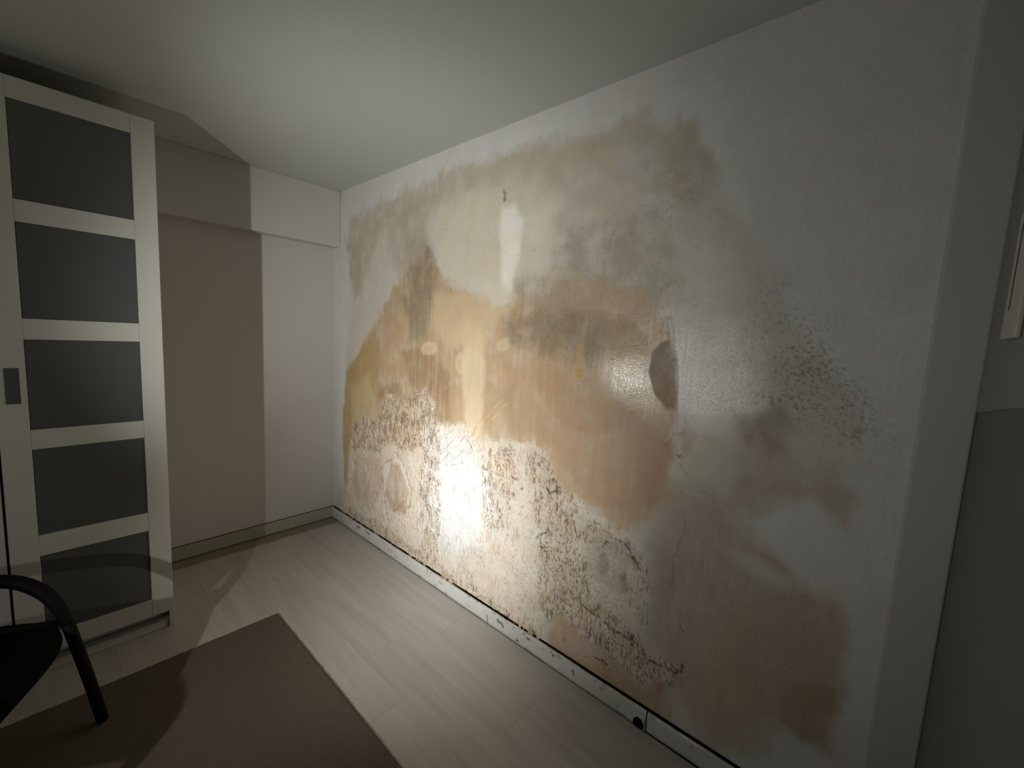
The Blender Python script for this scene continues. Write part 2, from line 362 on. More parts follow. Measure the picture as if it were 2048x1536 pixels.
# the brown ground shows in the furrows, most where the damp is worst
dirt = np.full(Y.shape, .20)
for pts, v, sf in (([(700,850),(760,790),(850,775),(880,800),(880,880),(860,900),(780,900),(705,905)], .95, .03),
                   ([(842,860),(882,850),(885,1000),(878,1130),(845,1120),(838,980)], .75, .02),
                   ([(955,890),(1030,885),(1035,960),(1010,1060),(965,1060)], .72, .025),
                   ([(1050,900),(1100,895),(1140,960),(1160,1040),(1150,1120),(1090,1110),(1060,1010)], .72, .03),
                   ([(1075,1060),(1180,1100),(1190,1200),(1180,1290),(1100,1300),(1070,1200)], .72, .03),
                   ([(690,1010),(760,1040),(880,1130),(960,1180),(1090,1265),(1095,1310),(960,1225),(700,1060)], .75, .025),
                   ([(1150,1170),(1260,1240),(1310,1300),(1375,1335),(1350,1390),(1230,1340),(1150,1260)], .74, .03),
                   ([(1130,1040),(1200,1050),(1280,1090),(1310,1170),(1290,1180),(1240,1110),(1150,1100)], .62, .02),
                   ([(705,905),(760,900),(770,1000),(710,1000)], .55, .03)):
    k = region(pts, sf); dirt = np.maximum(dirt, v*k)
s1 = ridg(a1y*120, a1z*10, 61); s2 = ridg(a1y*84, a1z*44, 62); s3 = ridg(a1y*130, a1z*60, 63, 2)
norm = lambda q: (q-q.mean())/q.std()
pick = sst(-.25, .25, fbm(Y*9, Z*6, 64, 3))
pat = norm(norm(s1)*pick+norm(s2)*(1-pick)+.35*norm(s3)+.3*norm(fbm(Y*22, Z*14, 65, 4)))
thr_ = 1.45-1.65*dirt-.6*fbm(Y*13, Z*10, 66, 3)
fur = sst(thr_-.15, thr_+.55, -pat)
fur = np.clip(fur*peel*(.35+.75*dirt), 0, 1)
edge = np.exp(-((pm-.5)/.3)**2)
fur = np.clip(fur+.4*edge*sst(.2, 1.2, -pat), 0, .95)
warmth = np.clip(.5+1.2*fbm(Y*8, Z*8, 47, 3), 0, 1)[..., None]
brown = np.array([.165, .088, .040])*(1-warmth)+np.array([.145, .095, .036])*warmth
# soft brown wash around them
wash = np.clip(peel*(.10+.50*dirt)*(.6+.9*fbm(Y*15, Z*11, 67, 4)), 0, .75)[..., None]
rgb[:] = rgb*(1-wash)+rgb*np.array([.74, .58, .42])*wash
rgb[:] = rgb*(1-.85*fur[..., None])+brown*.85*fur[..., None]
hgt -= .0016*fur
# stained hollows of the lower left blister
paint([(712,925),(760,905),(770,960),(745,1020),(712,1000),(705,960)], (.80,.62,.50), .6, .02, .03, .015, 0, .7, .4)
paint([(782,920),(800,930),(820,985),(815,1030),(785,1025),(770,990)], (.66,.48,.34), .65, .014, .014, .010, .2, .5, .4)
# black-brown specks
def specks(pts, op, thr, sc=60, col=(.16,.11,.06), soft=.04, sy=1., s=51, seedmod=.35):
    m = region(pts, soft)
    n = fbm(Y*sc, Z*sc*sy, s, 3)+seedmod*fbm(Y*8, Z*8, s+3, 3)
    k = (sst(thr, thr+.12, n)*m*op)[..., None]
    rgb[:] = rgb*(1-k)+np.array(col)*k
specks([(980,930),(1110,930),(1180,1060),(1190,1200),(1100,1160),(990,1040)], .85, .52, 55, sy=.45)
specks([(1150,1040),(1250,1070),(1310,1170),(1290,1260),(1180,1200)], .8, .50, 55, (.13,.11,.08), sy=.7, s=55)
specks([(1150,1150),(1250,1220),(1300,1300),(1370,1340),(1300,1360),(1180,1260)], .85, .50, 50, (.14,.09,.04), sy=.7, s=58)
specks([(850,860),(880,860),(890,1040),(850,1060)], .7, .50, 70, (.18,.12,.09), sy=.35, s=61)
specks([(760,1020),(900,1130),(1080,1250),(1080,1290),(900,1180),(740,1060)], .75, .42, 45, (.24,.17,.07), s=64)
specks([(1100,1260),(1300,1350),(1350,1420),(1300,1400),(1130,1310)], .6, .45, 45, (.15,.10,.05), s=66)
specks([(1480,620),(1600,600),(1740,760),(1780,880),(1700,900),(1600,830),(1490,800)], .8, .30, 105, (.14,.14,.13), .08, s=71)
specks([(1500,560),(1600,600),(1740,720),(1780,880),(1740,960),(1600,860),(1490,700)], .6, .34, 70, (.18,.18,.17), .10, s=91)
specks([(1490,770),(1600,790),(1660,820),(1560,840),(1490,800)], .8, .20, 75, (.12,.11,.08), .04, .8, s=74)
specks([(1500,540),(1580,560),(1560,620),(1510,600)], .5, .22, 60, (.20,.19,.14), .04, s=77)
specks([(1260,330),(1400,300),(1500,500),(1450,650),(1330,620),(1250,480)], .35, .40, 70, (.22,.19,.13), .08, s=79)
specks([(1330,890),(1380,890),(1380,1180),(1330,1200)], .35, .40, 70, (.18,.16,.10), .03, s=81)
specks([(1400,1060),(1700,1200),(1690,1480),(1380,1300)], .22, .35, 60, (.20,.15,.10), .08, s=83)
specks([(1000,600),(1350,560),(1350,860),(1100,800)], .35, .30, 75, (.20,.13,.07), .06, s=87)
specks([(760,400),(1100,300),(1280,300),(1250,600),(1100,560),(850,480)], .28, .46, 80, (.24,.20,.12), .08, s=85)
paint(ell(1208, 1130, 10, 22), (.22,.22,.17), .8, .018, .02, .012, 0, .8, .5)
paint(ell(1245, 1160, 8, 20), (.26,.25,.19), .7, .014, .02, .012, 0, .8, .5)
paint(ell(1215, 1120, 45, 55), (.70,.68,.56), .5, .03, .03, .012, 0, .6, .5)
paint(ell(1720, 862, 12, 9), (.42,.42,.42), .6, .015, .012, .01)
paint(ell(1915, 880, 6, 10), (.8,.78,.6), .4, .01)

def line(pts, wd, col, op=.85, wob=.002, raise_=0.):
    P = pmr(pts)
    pa = np.array(P); mg = .03
    i0, i1 = np.searchsorted(ya, [pa[:, 0].min()-mg, pa[:, 0].max()+mg]); j0, j1 = np.searchsorted(za, [pa[:, 1].min()-mg, pa[:, 1].max()+mg])
    sl = (slice(i0, i1), slice(j0, j1)); YY = Y[sl]+wob*W2y[sl]*2+wob*fine[sl]; ZZ = Z[sl]+wob*W2z[sl]*2
    d = np.full(YY.shape, 1e9)
    for (ax, ay), (bx, by) in zip(P[:-1], P[1:]):
        ex, ey = bx-ax, by-ay
        t = np.clip(((YY-ax)*ex+(ZZ-ay)*ey)/(ex*ex+ey*ey+1e-12), 0, 1)
        d = np.minimum(d, np.hypot(YY-ax-ex*t, ZZ-ay-ey*t))
    k = (1-sst(wd*.3, wd*1.5, d))*op*sst(-.55, .15, fine[sl]+.6*W2y[sl])
    rgb[sl] = rgb[sl]*(1-k[..., None])+np.array(col)*k[..., None]
    if raise_: hgt[sl] += raise_*np.exp(-(d/(wd*2.2))**2)
DK = (.07, .045, .022); BR = (.20, .11, .045)
# root-like fissures fanning out of the white patch
for p in ([(890,868),(880,882),(868,898)],[(905,880),(890,900),(872,915)],[(928,900),(912,915),(900,926)],[(928,925),(912,928),(900,932)],
          [(930,842),(932,852)],[(931,870),(945,900),(943,905)],[(920,884),(930,872)],[(948,880),(940,900),(935,915)],[(900,905),(880,925)],
          [(880,860),(868,872),(860,878)],[(950,862),(935,880)],[(975,830),(960,845),(948,862)],[(1005,800),(990,818),(975,832)],[(912,850),(900,868)],[(960,870),(948,892)]):
    line(p, .0022, BR, .75)
for p in ([(790,905),(806,925),(814,950),(823,980),(820,1010),(806,1032)], [(786,870),(792,890),(800,912)], [(762,955),(768,985),(772,1015),(776,1042)], [(758,940),(772,925),(784,918)], [(812,1000),(800,1015),(786,1022)]):
    line(p, .007, (.20,.125,.07), .6, .006, -.002)
line([(851,1010),(853,1000),(852,985)], .004, DK, .6)
line([(861,950),(860,962)], .005, DK)
# strong dark scabs
for p, wd in (([(1095,962),(1112,958),(1116,975)],.005),([(1096,978),(1100,986),(1110,980),(1120,986)],.008),([(1113,975),(1117,1000),(1113,1020)],.006),([(1110,1025),(1120,1032),(1126,1028)],.005),
              ([(1138,1032),(1146,1030)],.007),([(1146,1042),(1150,1060),(1152,1066)],.005),([(1156,1018),(1155,1032)],.004),([(1180,1054),(1186,1062)],.010),([(1208,1092),(1214,1082)],.007),
              ([(1234,1078),(1246,1084),(1256,1096),(1262,1106)],.006),([(1262,1112),(1270,1122),(1275,1128)],.006),([(1278,1134),(1283,1140)],.006),
              ([(1160,1205),(1180,1222),(1200,1235)],.006),([(1210,1246),(1222,1252)],.009),([(1228,1262),(1245,1270),(1262,1280)],.009),([(1258,1268),(1266,1278),(1264,1286)],.011),
              ([(1240,1288),(1246,1290)],.006),([(1190,1315),(1205,1322),(1214,1328)],.006),([(1204,1325),(1222,1342)],.004),
              ([(1334,1254),(1336,1264),(1346,1270)],.005),([(1362,1250),(1365,1262)],.005),([(1338,1284),(1344,1286)],.004),
              ([(1320,1330),(1338,1340),(1352,1344),(1362,1340),(1364,1328)],.006),([(1300,1320),(1322,1330)],.006),([(1342,1328),(1350,1336)],.004),
              ([(1024,952),(1034,960)],.007),([(1042,977),(1046,976)],.006),([(1084,1095),(1090,1102)],.008),([(1092,1060),(1100,1052)],.006),
              ([(1074,1075),(1085,1066),(1098,1064)],.006),([(1070,940),(1072,955)],.003),([(1018,900),(1019,930)],.003),
              ([(1355,910),(1358,911)],.005),([(1363,908),(1364,910)],.005)):
    line(p, wd*.8, DK if wd > .0055 else (.12,.08,.04), .9, .004)
line([(1348,1336),(1358,1345),(1364,1338)], .004, (.22,.06,.04), .8)
for p in ([(1358,925),(1366,940),(1374,950)],[(1390,996),(1400,988),(1410,982)],[(1362,1005),(1366,1025),(1372,1035),(1368,1060),(1362,1078)],
          [(1352,1090),(1358,1082),(1365,1078)],[(1362,1080),(1350,1110),(1347,1125),(1345,1170),(1335,1180)],[(1340,1162),(1330,1178)],[(1428,1095),(1440,1115)],[(1404,1120),(1406,1145)]):
    line(p, .0022, (.14,.12,.07), .55)
line([(1352,610),(1354,760),(1354,900),(1353,1010)], .0018, (.42,.36,.27), .5)
line([(1008,381),(1010,390),(1009,400)], .009, (.13,.11,.06), .8)
line([(1016,1069),(1017,1071)], .006, (.01,.01,.01), 1, .0)
line([(708,608),(712,570)], .006, (.3,.26,.2), .25)

# glossy distemper zone, the blister and hollows
gl = np.maximum(region([(1200,620),(1300,600),(1480,620),(1560,700),(1540,830),(1440,880),(1250,830),(1180,740)], .10, .05), 0)
rough = rough*(1-gl*.85)+.20*gl*.85
rough = rough*(1-.9*region([(1225,690),(1300,665),(1300,800),(1260,800),(1228,770)], .03, .02))+.115*.9*region([(1225,690),(1300,665),(1300,800),(1260,800),(1228,770)], .03, .02)
ov = region([(1298,745),(1304,705),(1320,685),(1345,675),(1354,720),(1354,830),(1330,820),(1310,790)], .006, .004, .002)
rough = rough*(1-ov)+.8*ov
yy0, zz0 = px_wall(1180, 745)
dy = (Y-yy0); dz = (Z-zz0)
bl_ = np.clip(1-((dy/np.where(dy < 0, .30, .30))**2+(dz/.26)**2), 0, 1)
hgt += .034*bl_**1.3
by, bz_ = px_wall(800, 985); hgt += .016*np.exp(-(((Y-by)/.10)**2+((Z-bz_)/.10)**2)) - .014*np.exp(-(((Y-by-.05)/.035)**2+((Z-bz_+.01)/.09)**2))
by, bz_ = px_wall(740, 985); hgt += .009*np.exp(-(((Y-by)/.05)**2+((Z-bz_)/.09)**2))
for p in ([(1340,640),(1352,760),(1350,860)],): line(p, .004, (.5,.43,.33), .0, .002, .003)
for p in ([(955,850),(975,832),(990,815),(1005,798)],[(985,838),(1000,822),(1010,808)],[(1330,885),(1345,865),(1362,862)],[(838,790),(840,850),(845,890)],[(866,770),(862,850)],[(780,790),(776,870)]):
    line(p, .005, BASE*np.array([1.1,.92,.7]), .35, .003, .0035)
hgt += .0022*fbm(Y*4, Z*4, 91, 3)+.0004*streak*(1-peel)+.0003*streakf*(1-peel)+.00025*mid
tone = fbm(Y*5.5, Z*5.5, 95, 4)[..., None]; tone2 = fbm(Y*11, Z*9, 97, 4)[..., None]
rgb[:] = rgb*(1+.05*tone*np.array([1., -.3, -.9])+.06*tone2+.04*fine[..., None])
# wall runs plain into its borders
fade = sst(0, .02, -Y)*sst(0, .02, Y-YP)
hgt *= fade

verts = np.stack([-hgt, Y, Z], -1).reshape(-1, 3)
idx = np.arange((ny+1)*(nz+1)).reshape(ny+1, nz+1)
f = np.stack([idx[:-1, :-1], idx[:-1, 1:], idx[1:, 1:], idx[1:, :-1]], -1).reshape(-1, 4)
me = bpy.data.meshes.new('wall_right')
me.vertices.add(len(verts)); me.vertices.foreach_set('co', verts.ravel())
me.loops.add(f.size); me.loops.foreach_set('vertex_index', f.ravel().astype(np.int32))
me.polygons.add(len(f)); me.polygons.foreach_set('loop_start', (np.arange(len(f))*4).astype(np.int32))
me.polygons.foreach_set('use_smooth', np.ones(len(f), bool))
me.update(calc_edges=True); me.validate()
def attr(me, name, arr, typ='FLOAT'):
    a = me.attributes.new(name, typ, 'POINT')
    a.data.foreach_set('color' if typ == 'FLOAT_COLOR' else 'value', arr.astype(np.float32).ravel())
rgb = np.clip(rgb, .004, .9)
attr(me, 'stain', np.concatenate([rgb.reshape(-1, 3), np.ones((rgb.shape[0]*rgb.shape[1], 1))], 1), 'FLOAT_COLOR')
attr(me, 'gloss', rough.reshape(-1)); attr(me, 'scale', peel.reshape(-1)*np.clip(act, 0, 1).reshape(-1))
def wall_mat():
    m, n, l, b = mat('stained_plaster', (.5, .5, .5), .5, 0, .5)
    a = n.new('ShaderNodeAttribute'); a.attribute_name = 'stain'; g = n.new('ShaderNodeAttribute'); g.attribute_name = 'gloss'; s = n.new('ShaderNodeAttribute'); s.attribute_name = 'scale'
    tc = n.new('ShaderNodeTexCoord')
    mp = n.new('ShaderNodeMapping'); mp.inputs['Scale'].default_value = (1, 95, 30); l.new(tc.outputs['Object'], mp.inputs[0])
    v = n.new('ShaderNodeTexNoise'); v.inputs['Scale'].default_value = 1; v.inputs['Detail'].default_value = 5; v.inputs['Distortion'].default_value = 1.6; l.new(mp.outputs[0], v.inputs[0])
    r = n.new('ShaderNodeValToRGB'); e = r.color_ramp.elements; e[0].position = .47; e[0].color = (0, 0, 0, 1); e[1].position = .50; e[1].color = (1, 1, 1, 1)
    x = e.new(.53); x.color = (0, 0, 0, 1); l.new(v.outputs[0], r.inputs[0])
    lo = n.new('ShaderNodeTexNoise'); lo.inputs['Scale'].default_value = 12; lo.inputs['Detail'].default_value = 3; l.new(tc.outputs['Object'], lo.inputs[0])
    lr = n.new('ShaderNodeMapRange'); lr.inputs['From Min'].default_value = .45; lr.inputs['From Max'].default_value = .65; l.new(lo.outputs[0], lr.inputs[0])
    m1 = n.new('ShaderNodeMath'); m1.operation = 'MULTIPLY'; l.new(r.outputs[0], m1.inputs[0]); l.new(s.outputs['Fac'], m1.inputs[1])
    m2 = n.new('ShaderNodeMath'); m2.operation = 'MULTIPLY'; l.new(m1.outputs[0], m2.inputs[0]); l.new(lr.outputs[0], m2.inputs[1])
    m3 = n.new('ShaderNodeMath'); m3.operation = 'MULTIPLY'; m3.inputs[1].default_value = .35; l.new(m2.outputs[0], m3.inputs[0])
    mx = n.new('ShaderNodeMix'); mx.data_type = 'RGBA'; l.new(m3.outputs[0], mx.inputs[0]); l.new(a.outputs['Color'], mx.inputs[6]); mx.inputs[7].default_value = (.16, .09, .04, 1)
    # faint mottling of the paint
    f = n.new('ShaderNodeTexNoise'); f.inputs['Scale'].default_value = 150; f.inputs['Detail'].default_value = 4; l.new(tc.outputs['Object'], f.inputs[0])
    fr = n.new('ShaderNodeMapRange'); fr.inputs['To Min'].default_value = .88; fr.inputs['To Max'].default_value = 1.12; l.new(f.outputs[0], fr.inputs[0])
    hv = n.new('ShaderNodeHueSaturation'); l.new(fr.outputs[0], hv.inputs['Value']); l.new(mx.outputs[2], hv.inputs['Color']); l.new(hv.outputs[0], b.inputs['Base Color'])
    l.new(g.outputs['Fac'], b.inputs['Roughness'])
    # relief finer than the mesh: roller texture everywhere, crumbly scale at the foot
    mp2 = n.new('ShaderNodeMapping'); mp2.inputs['Scale'].default_value = (1, 420, 90); l.new(tc.outputs['Object'], mp2.inputs[0])
    st = n.new('ShaderNodeTexNoise'); st.inputs['Scale'].default_value = 1; st.inputs['Detail'].default_value = 3; l.new(mp2.outputs[0], st.inputs[0])
    gr = n.new('ShaderNodeTexNoise'); gr.inputs['Scale'].default_value = 330; gr.inputs['Detail'].default_value = 2; l.new(tc.outputs['Object'], gr.inputs[0])
    sm = n.new('ShaderNodeMath'); sm.operation = 'ADD'; l.new(st.outputs[0], sm.inputs[0]); l.new(gr.outputs[0], sm.inputs[1])
    b1 = n.new('ShaderNodeBump'); b1.inputs['Strength'].default_value = .7; b1.inputs['Distance'].default_value = .0008; l.new(sm.outputs[0], b1.inputs['Height'])
    mp3 = n.new('ShaderNodeMapping'); mp3.inputs['Scale'].default_value = (1, 160, 70); l.new(tc.outputs['Object'], mp3.inputs[0])
    s3 = n.new('ShaderNodeTexNoise'); s3.inputs['Scale'].default_value = 1; s3.inputs['Detail'].default_value = 6; s3.inputs['Distortion'].default_value = 1.2; l.new(mp3.outputs[0], s3.inputs[0])
    mm = n.new('ShaderNodeMath'); mm.operation = 'MULTIPLY'; l.new(s3.outputs[0], mm.inputs[0]); l.new(s.outputs['Fac'], mm.inputs[1])
    b2 = n.new('ShaderNodeBump'); b2.inputs['Strength'].default_value = .8; b2.inputs['Distance'].default_value = .005; l.new(mm.outputs[0], b2.inputs['Height']); l.new(b1.outputs[0], b2.inputs['Normal'])
    l.new(b2.outputs[0], b.inputs['Normal'])
    return m
struct(link('wall_right', me, wall_mat()))

# ------------------------------------------------------------------ skirting boards
m_skirt = noisy('skirting_paint', (.40, .395, .34), (.48, .47, .42), 9, .38, .3, 60, .002, .5)
m_void = mat('dark_gap', (.006, .005, .004), .95, 0, 0)[0]
m_skirt_back = noisy('grimy_skirting_paint', (.29, .275, .21), (.36, .345, .28), 8, .5, .3, 60, .002, .4)
sk = struct(box('baseboard_right', -.0030, -.0008, YP, -.012, 0, .094, m_void))     # black gap behind the loose skirting
def skirt_board(y0, y1, seed, foot=.0):
    n = int((y1-y0)/.004); ys = np.linspace(y0, y1, n)
    # profile: (x, z) from top back, over the rounded lip, down to the floor
    prof = [(-.0050, .0845), (-.0062, .0862), (-.0095, .0862), (-.0125, .0850), (-.0145, .0820), (-.0155, .076), (-.0158, .066), (-.0158, .054), (-.0158, .042), (-.0158, .030), (-.0158, .020), (-.0156, .010), (-.0150, .0015), (-.006, .0015)]
    wob = fbm(ys*2.2+seed, ys*0, 7, 3)*.0028; topw = fbm(ys*5+seed, ys*0, 9, 4)*.0022; bw = np.maximum(0, fbm(ys*4+seed, ys*0+4, 15, 4))*.005
    calm = sst(.03, .06, np.abs(ys+2.634)); wob = wob*calm-.001*(1-calm); bw = bw*calm
    V = []; Cc = []
    for i, y in enumerate(ys):
        for k, (x, z) in enumerate(prof):
            zz = z+topw[i]*(z/.086); xx = x-max(-.001, wob[i])*(.4+.6*z/.086)
            if z < .012: zz += bw[i]+foot
            V.append((xx, y, zz)); Cc.append(1.)
    V = np.array(V); N = len(prof)
    idx = np.arange(n*N).reshape(n, N)
    F = np.stack([idx[:-1, :-1], idx[1:, :-1], idx[1:, 1:], idx[:-1, 1:]], -1).reshape(-1, 4)
    # mouse-hole shaped notch where a cable once came through
    cen = V[F].mean(1); hole = np.hypot(cen[:, 1]+2.634, (cen[:, 2]-.016)*.8) < .021
    F = F[~hole]
    Cc = np.ones(len(V))
    # grime: foot of the board, knocks and chips
    yv, zv = V[:, 1], V[:, 2]
    gr = .35*sst(.02, .0, zv)+.35*sst(.078, .088, zv)*sst(-.2, .3, fbm(yv*14, zv*8, 77, 3))
    gr += .5*sst(.35, .6, fbm(yv*16, zv*45, 78, 3))
    for ax, az, bx, bz2, wdt in ((-.38,.072,-.46,.064,.002),(-.52,.080,-.555,.060,.002),(-.55,.062,-.60,.070,.0025),(-.56,.060,-.62,.058,.002),(-1.78,.05,-1.79,.004,.0022),(-1.86,.060,-1.90,.045,.005),
                                 (-1.05,.08,-1.07,.06,.002),(-1.26,.082,-1.265,.062,.002),(-2.03,.075,-2.07,.066,.003),(-2.2,.074,-2.225,.060,.003),(-2.32,.052,-2.328,.045,.004),(-1.99,.024,-2.0,.02,.004),(-.86,.05,-.875,.045,.003)):
        ex, ez = bx-ax, bz2-az; t = np.clip(((yv-ax)*ex+(zv-az)*ez)/(ex*ex+ez*ez), 0, 1)
        d = np.hypot(yv-ax-ex*t, zv-az-ez*t); gr += .95*(1-sst(wdt*.6, wdt*2.0, d))
    gr = np.clip(gr, 0, .95)
    me = bpy.data.meshes.new('board'); me.from_pydata(V.tolist(), [], F.tolist()); me.update()
    for p in me.polygons: p.use_smooth = True
    attr(me, 'grime', gr)
    return link('board', me, m_board, sk)
m_board, n_, l_, b_ = mat('board_paint', (.45, .44, .39), .22, 0, .5)
ga = n_.new('ShaderNodeAttribute'); ga.attribute_name = 'grime'; tx = n_.new('ShaderNodeTexNoise'); tx.inputs['Scale'].default_value = 14; tx.inputs['Detail'].default_value = 6
tcc = n_.new('ShaderNodeTexCoord'); l_.new(tcc.outputs['Object'], tx.inputs[0])
c1 = n_.new('ShaderNodeMix'); c1.data_type = 'RGBA'; c1.inputs[6].default_value = (.40, .39, .34, 1); c1.inputs[7].default_value = (.50, .49, .45, 1); l_.new(tx.outputs[0], c1.inputs[0])
c2 = n_.new('ShaderNodeMix'); c2.data_type = 'RGBA'; c2.inputs[7].default_value = (.05, .04, .025, 1); l_.new(ga.outputs['Fac'], c2.inputs[0]); l_.new(c1.outputs[2], c2.inputs[6]); l_.new(c2.outputs[2], b_.inputs['Base Color'])
skirt_board(-2.662, -.0125, 0)
skirt_board(YP+.001, -2.6665, 9, .004)
bm = bmesh.new(); 
hr_ = [[bm.verts.new((x, -2.634+r*math.cos(a), max(.0008, .0165+r*1.1*math.sin(a)))) for a in [2*math.pi*k/28 for k in range(28)]] for x, r in ((-.0166, .0225), (-.0172, .0205), (-.0166, .0190), (-.0050, .0180))]
for q in range(3):
    for k in range(28): bm.faces.new((hr_[q][k], hr_[q][(k+1) % 28], hr_[q+1][(k+1) % 28], hr_[q+1][k]))
bm.faces.new(hr_[3])
bm_obj('cable_hole', bm, m_void, sk)['label'] = 'dark hole in the foot of the skirting'
sb = struct(box('baseboard_back', XL, -.006, -.0125, -.0004, 0, .088, m_skirt_back, None, .003, 2))
box('foot_gap_strip', XL, -.006, -.0145, -.012, 0.0002, .0035, m_void, sb)  # black strip standing in for the dark gap at the skirting's foot
box('top_gap_strip', XL, -.006, -.0065, -.0004, .0882, .0905, m_void, sb)  # black strip, shade of the gap above the skirting painted in

# ------------------------------------------------------------------ near wall fittings (right edge of the photo)
m_plas = noisy('ivory_plastic', (.42, .41, .37), (.45, .44, .40), 20, .35, .05, 100, .0005)
m_slot = mat('slot_black', (.01, .01, .01), .6)[0]
bm = bmesh.new()          # thin plate with a slanted lower edge, paler than the wall around it
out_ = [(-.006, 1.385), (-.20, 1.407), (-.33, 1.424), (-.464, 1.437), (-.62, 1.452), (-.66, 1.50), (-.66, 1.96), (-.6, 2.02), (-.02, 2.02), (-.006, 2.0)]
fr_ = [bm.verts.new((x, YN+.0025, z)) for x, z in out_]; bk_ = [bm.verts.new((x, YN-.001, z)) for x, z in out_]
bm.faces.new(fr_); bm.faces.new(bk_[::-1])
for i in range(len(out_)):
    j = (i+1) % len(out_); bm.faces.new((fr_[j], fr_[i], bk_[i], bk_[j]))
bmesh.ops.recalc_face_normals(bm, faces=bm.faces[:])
struct(bm_obj('trim_3', bm, noisy('pale_plate_paint', (.21, .215, .215), (.25, .255, .25), 4, .7, .2, 120, .001, .2)))
bx = empty('wall_box', (-.30, YN+.001, 1.66), 'small pale wall-mounted box with a dark slot, at the right edge of the photo', 'box')
def bpart(o):
    o.parent = bx; o.matrix_parent_inverse = Matrix.Translation((.30, -YN-.001, -1.66)); return o
bpart(box('housing', -.365, -.235, YN+.003, YN+.012, 1.555, 1.80, m_plas, None, .003, 3))
bpart(box('slot', -.281, -.274, YN+.0115, YN+.0126, 1.61, 1.775, m_slot, None))

# ------------------------------------------------------------------ wardrobe
WX, WY, WZ = -1.142, -.708, 2.370
m_white = noisy('white_foil', (.50, .495, .44), (.53, .525, .47), 3, .38, .04, 120, .0005, .4)
m_glass, gn_, gl_, gb = mat('smoked_glass', (.088, .093, .089), .22, 0, .5)
m_alu = noisy('brushed_metal', (.10, .095, .085), (.14, .135, .12), 3, .4, .1, 60, .0005, .5, 4, (1, 1, 20), 'Object', .6)
m_track = noisy('track_metal', (.14, .14, .13), (.20, .20, .18), 5, .45, .05, 80, .0005)
WL = -2.70
wr = empty('wardrobe', (-1.92, -.36, 0), 'tall white sliding-door wardrobe with smoked glass panels, against the back wall at left', 'wardrobe')
def wpart(o):
    o.parent = wr; o.matrix_parent_inverse = Matrix.Translation((1.92, .36, 0)); return o
wpart(box('side_panel', WX-.018, WX, WY+.004, -.11, .001, WZ, m_white, None, .001))
wpart(box('side_panel', WL, WL+.018, WY+.004, -.11, .001, WZ, m_white, None, .001))
wpart(box('top_panel', WL+.018, WX-.018, WY+.030, -.11, WZ-.022, WZ-.002, m_white))
wpart(box('back_panel', WL+.018, WX-.018, -.118, -.112, .05, WZ-.03, m_white))
wpart(box('bottom_panel', WL+.018, WX-.018, WY+.03, -.13, .060, .078, m_white))
wpart(box('plinth', WL+.018, WX-.0185, WY+.014, WY+.028, .001, .050, m_white))
wpart(box('bottom_track', WL+.019, WX-.0190, WY-.004, WY+.034, .050, .060, m_track))
wpart(box('top_track', WL+.019, WX-.0190, WY+.026, WY+.06, WZ-.05, WZ-.0225, m_track))
PZ = [(.170, .518), (.606, .967), (1.047, 1.407), (1.488, 1.852), (1.934, 2.293)]
def door(x1, w_, dy, dz0, handle_side):
    x0 = x1-w_; st = .080; th = .022
    y0, y1 = WY+dy, WY+dy+th
    bm = bmesh.new()
    add_box(bm, x0, x0+st, y0, y1, dz0, WZ, .0015, 1)
    d = bm_obj('door', bm, m_white, None)
    wpart(d)
    inv = None
    box('stile', x1-st, x1, y0, y1, dz0, WZ, m_white, d, .0015, 1)
    zs = [dz0]+[v for p in PZ for v in p]+[WZ]
    for k in range(0, len(zs), 2):
        box('rail', x0+st+.0004, x1-st-.0004, y0+.0006, y1, zs[k], zs[k+1], m_white, d, .0012, 1)
    for a, b2 in PZ:
        box('glass_panel', x0+st-.004, x1-st+.004, y0+.007, y0+.011, a-.004, b2+.004, m_glass, d)
    # recessed grip: rim and sunk back plate
    hx0 = x0+.024; hx1 = hx0+.038; hz0, hz1 = 1.156, 1.296
    bm = bmesh.new()
    for (a, b2, c, e) in ((hx0, hx0+.0025, hz0, hz1), (hx1-.0025, hx1, hz0, hz1), (hx0+.0025, hx1-.0025, hz0, hz0+.0025), (hx0+.0025, hx1-.0025, hz1-.0025, hz1)):
        add_box(bm, a, b2, y0-.0022, y0-.0001, c, e, .0004, 1)
    add_box(bm, hx0+.0025, hx1-.0025, y0-.0008, y0-.0001, hz0+.0025, hz1-.0025)
    h = bm_obj('handle', bm, m_alu, d); h['label'] = 'recessed grey metal finger grip'
    return d
door(WX-.0005, .5035, 0, .086, 1)
door(WX-.5115, .5035, .004, .086, 1)
door(WX-1.0225, .5035, 0, .086, 1)

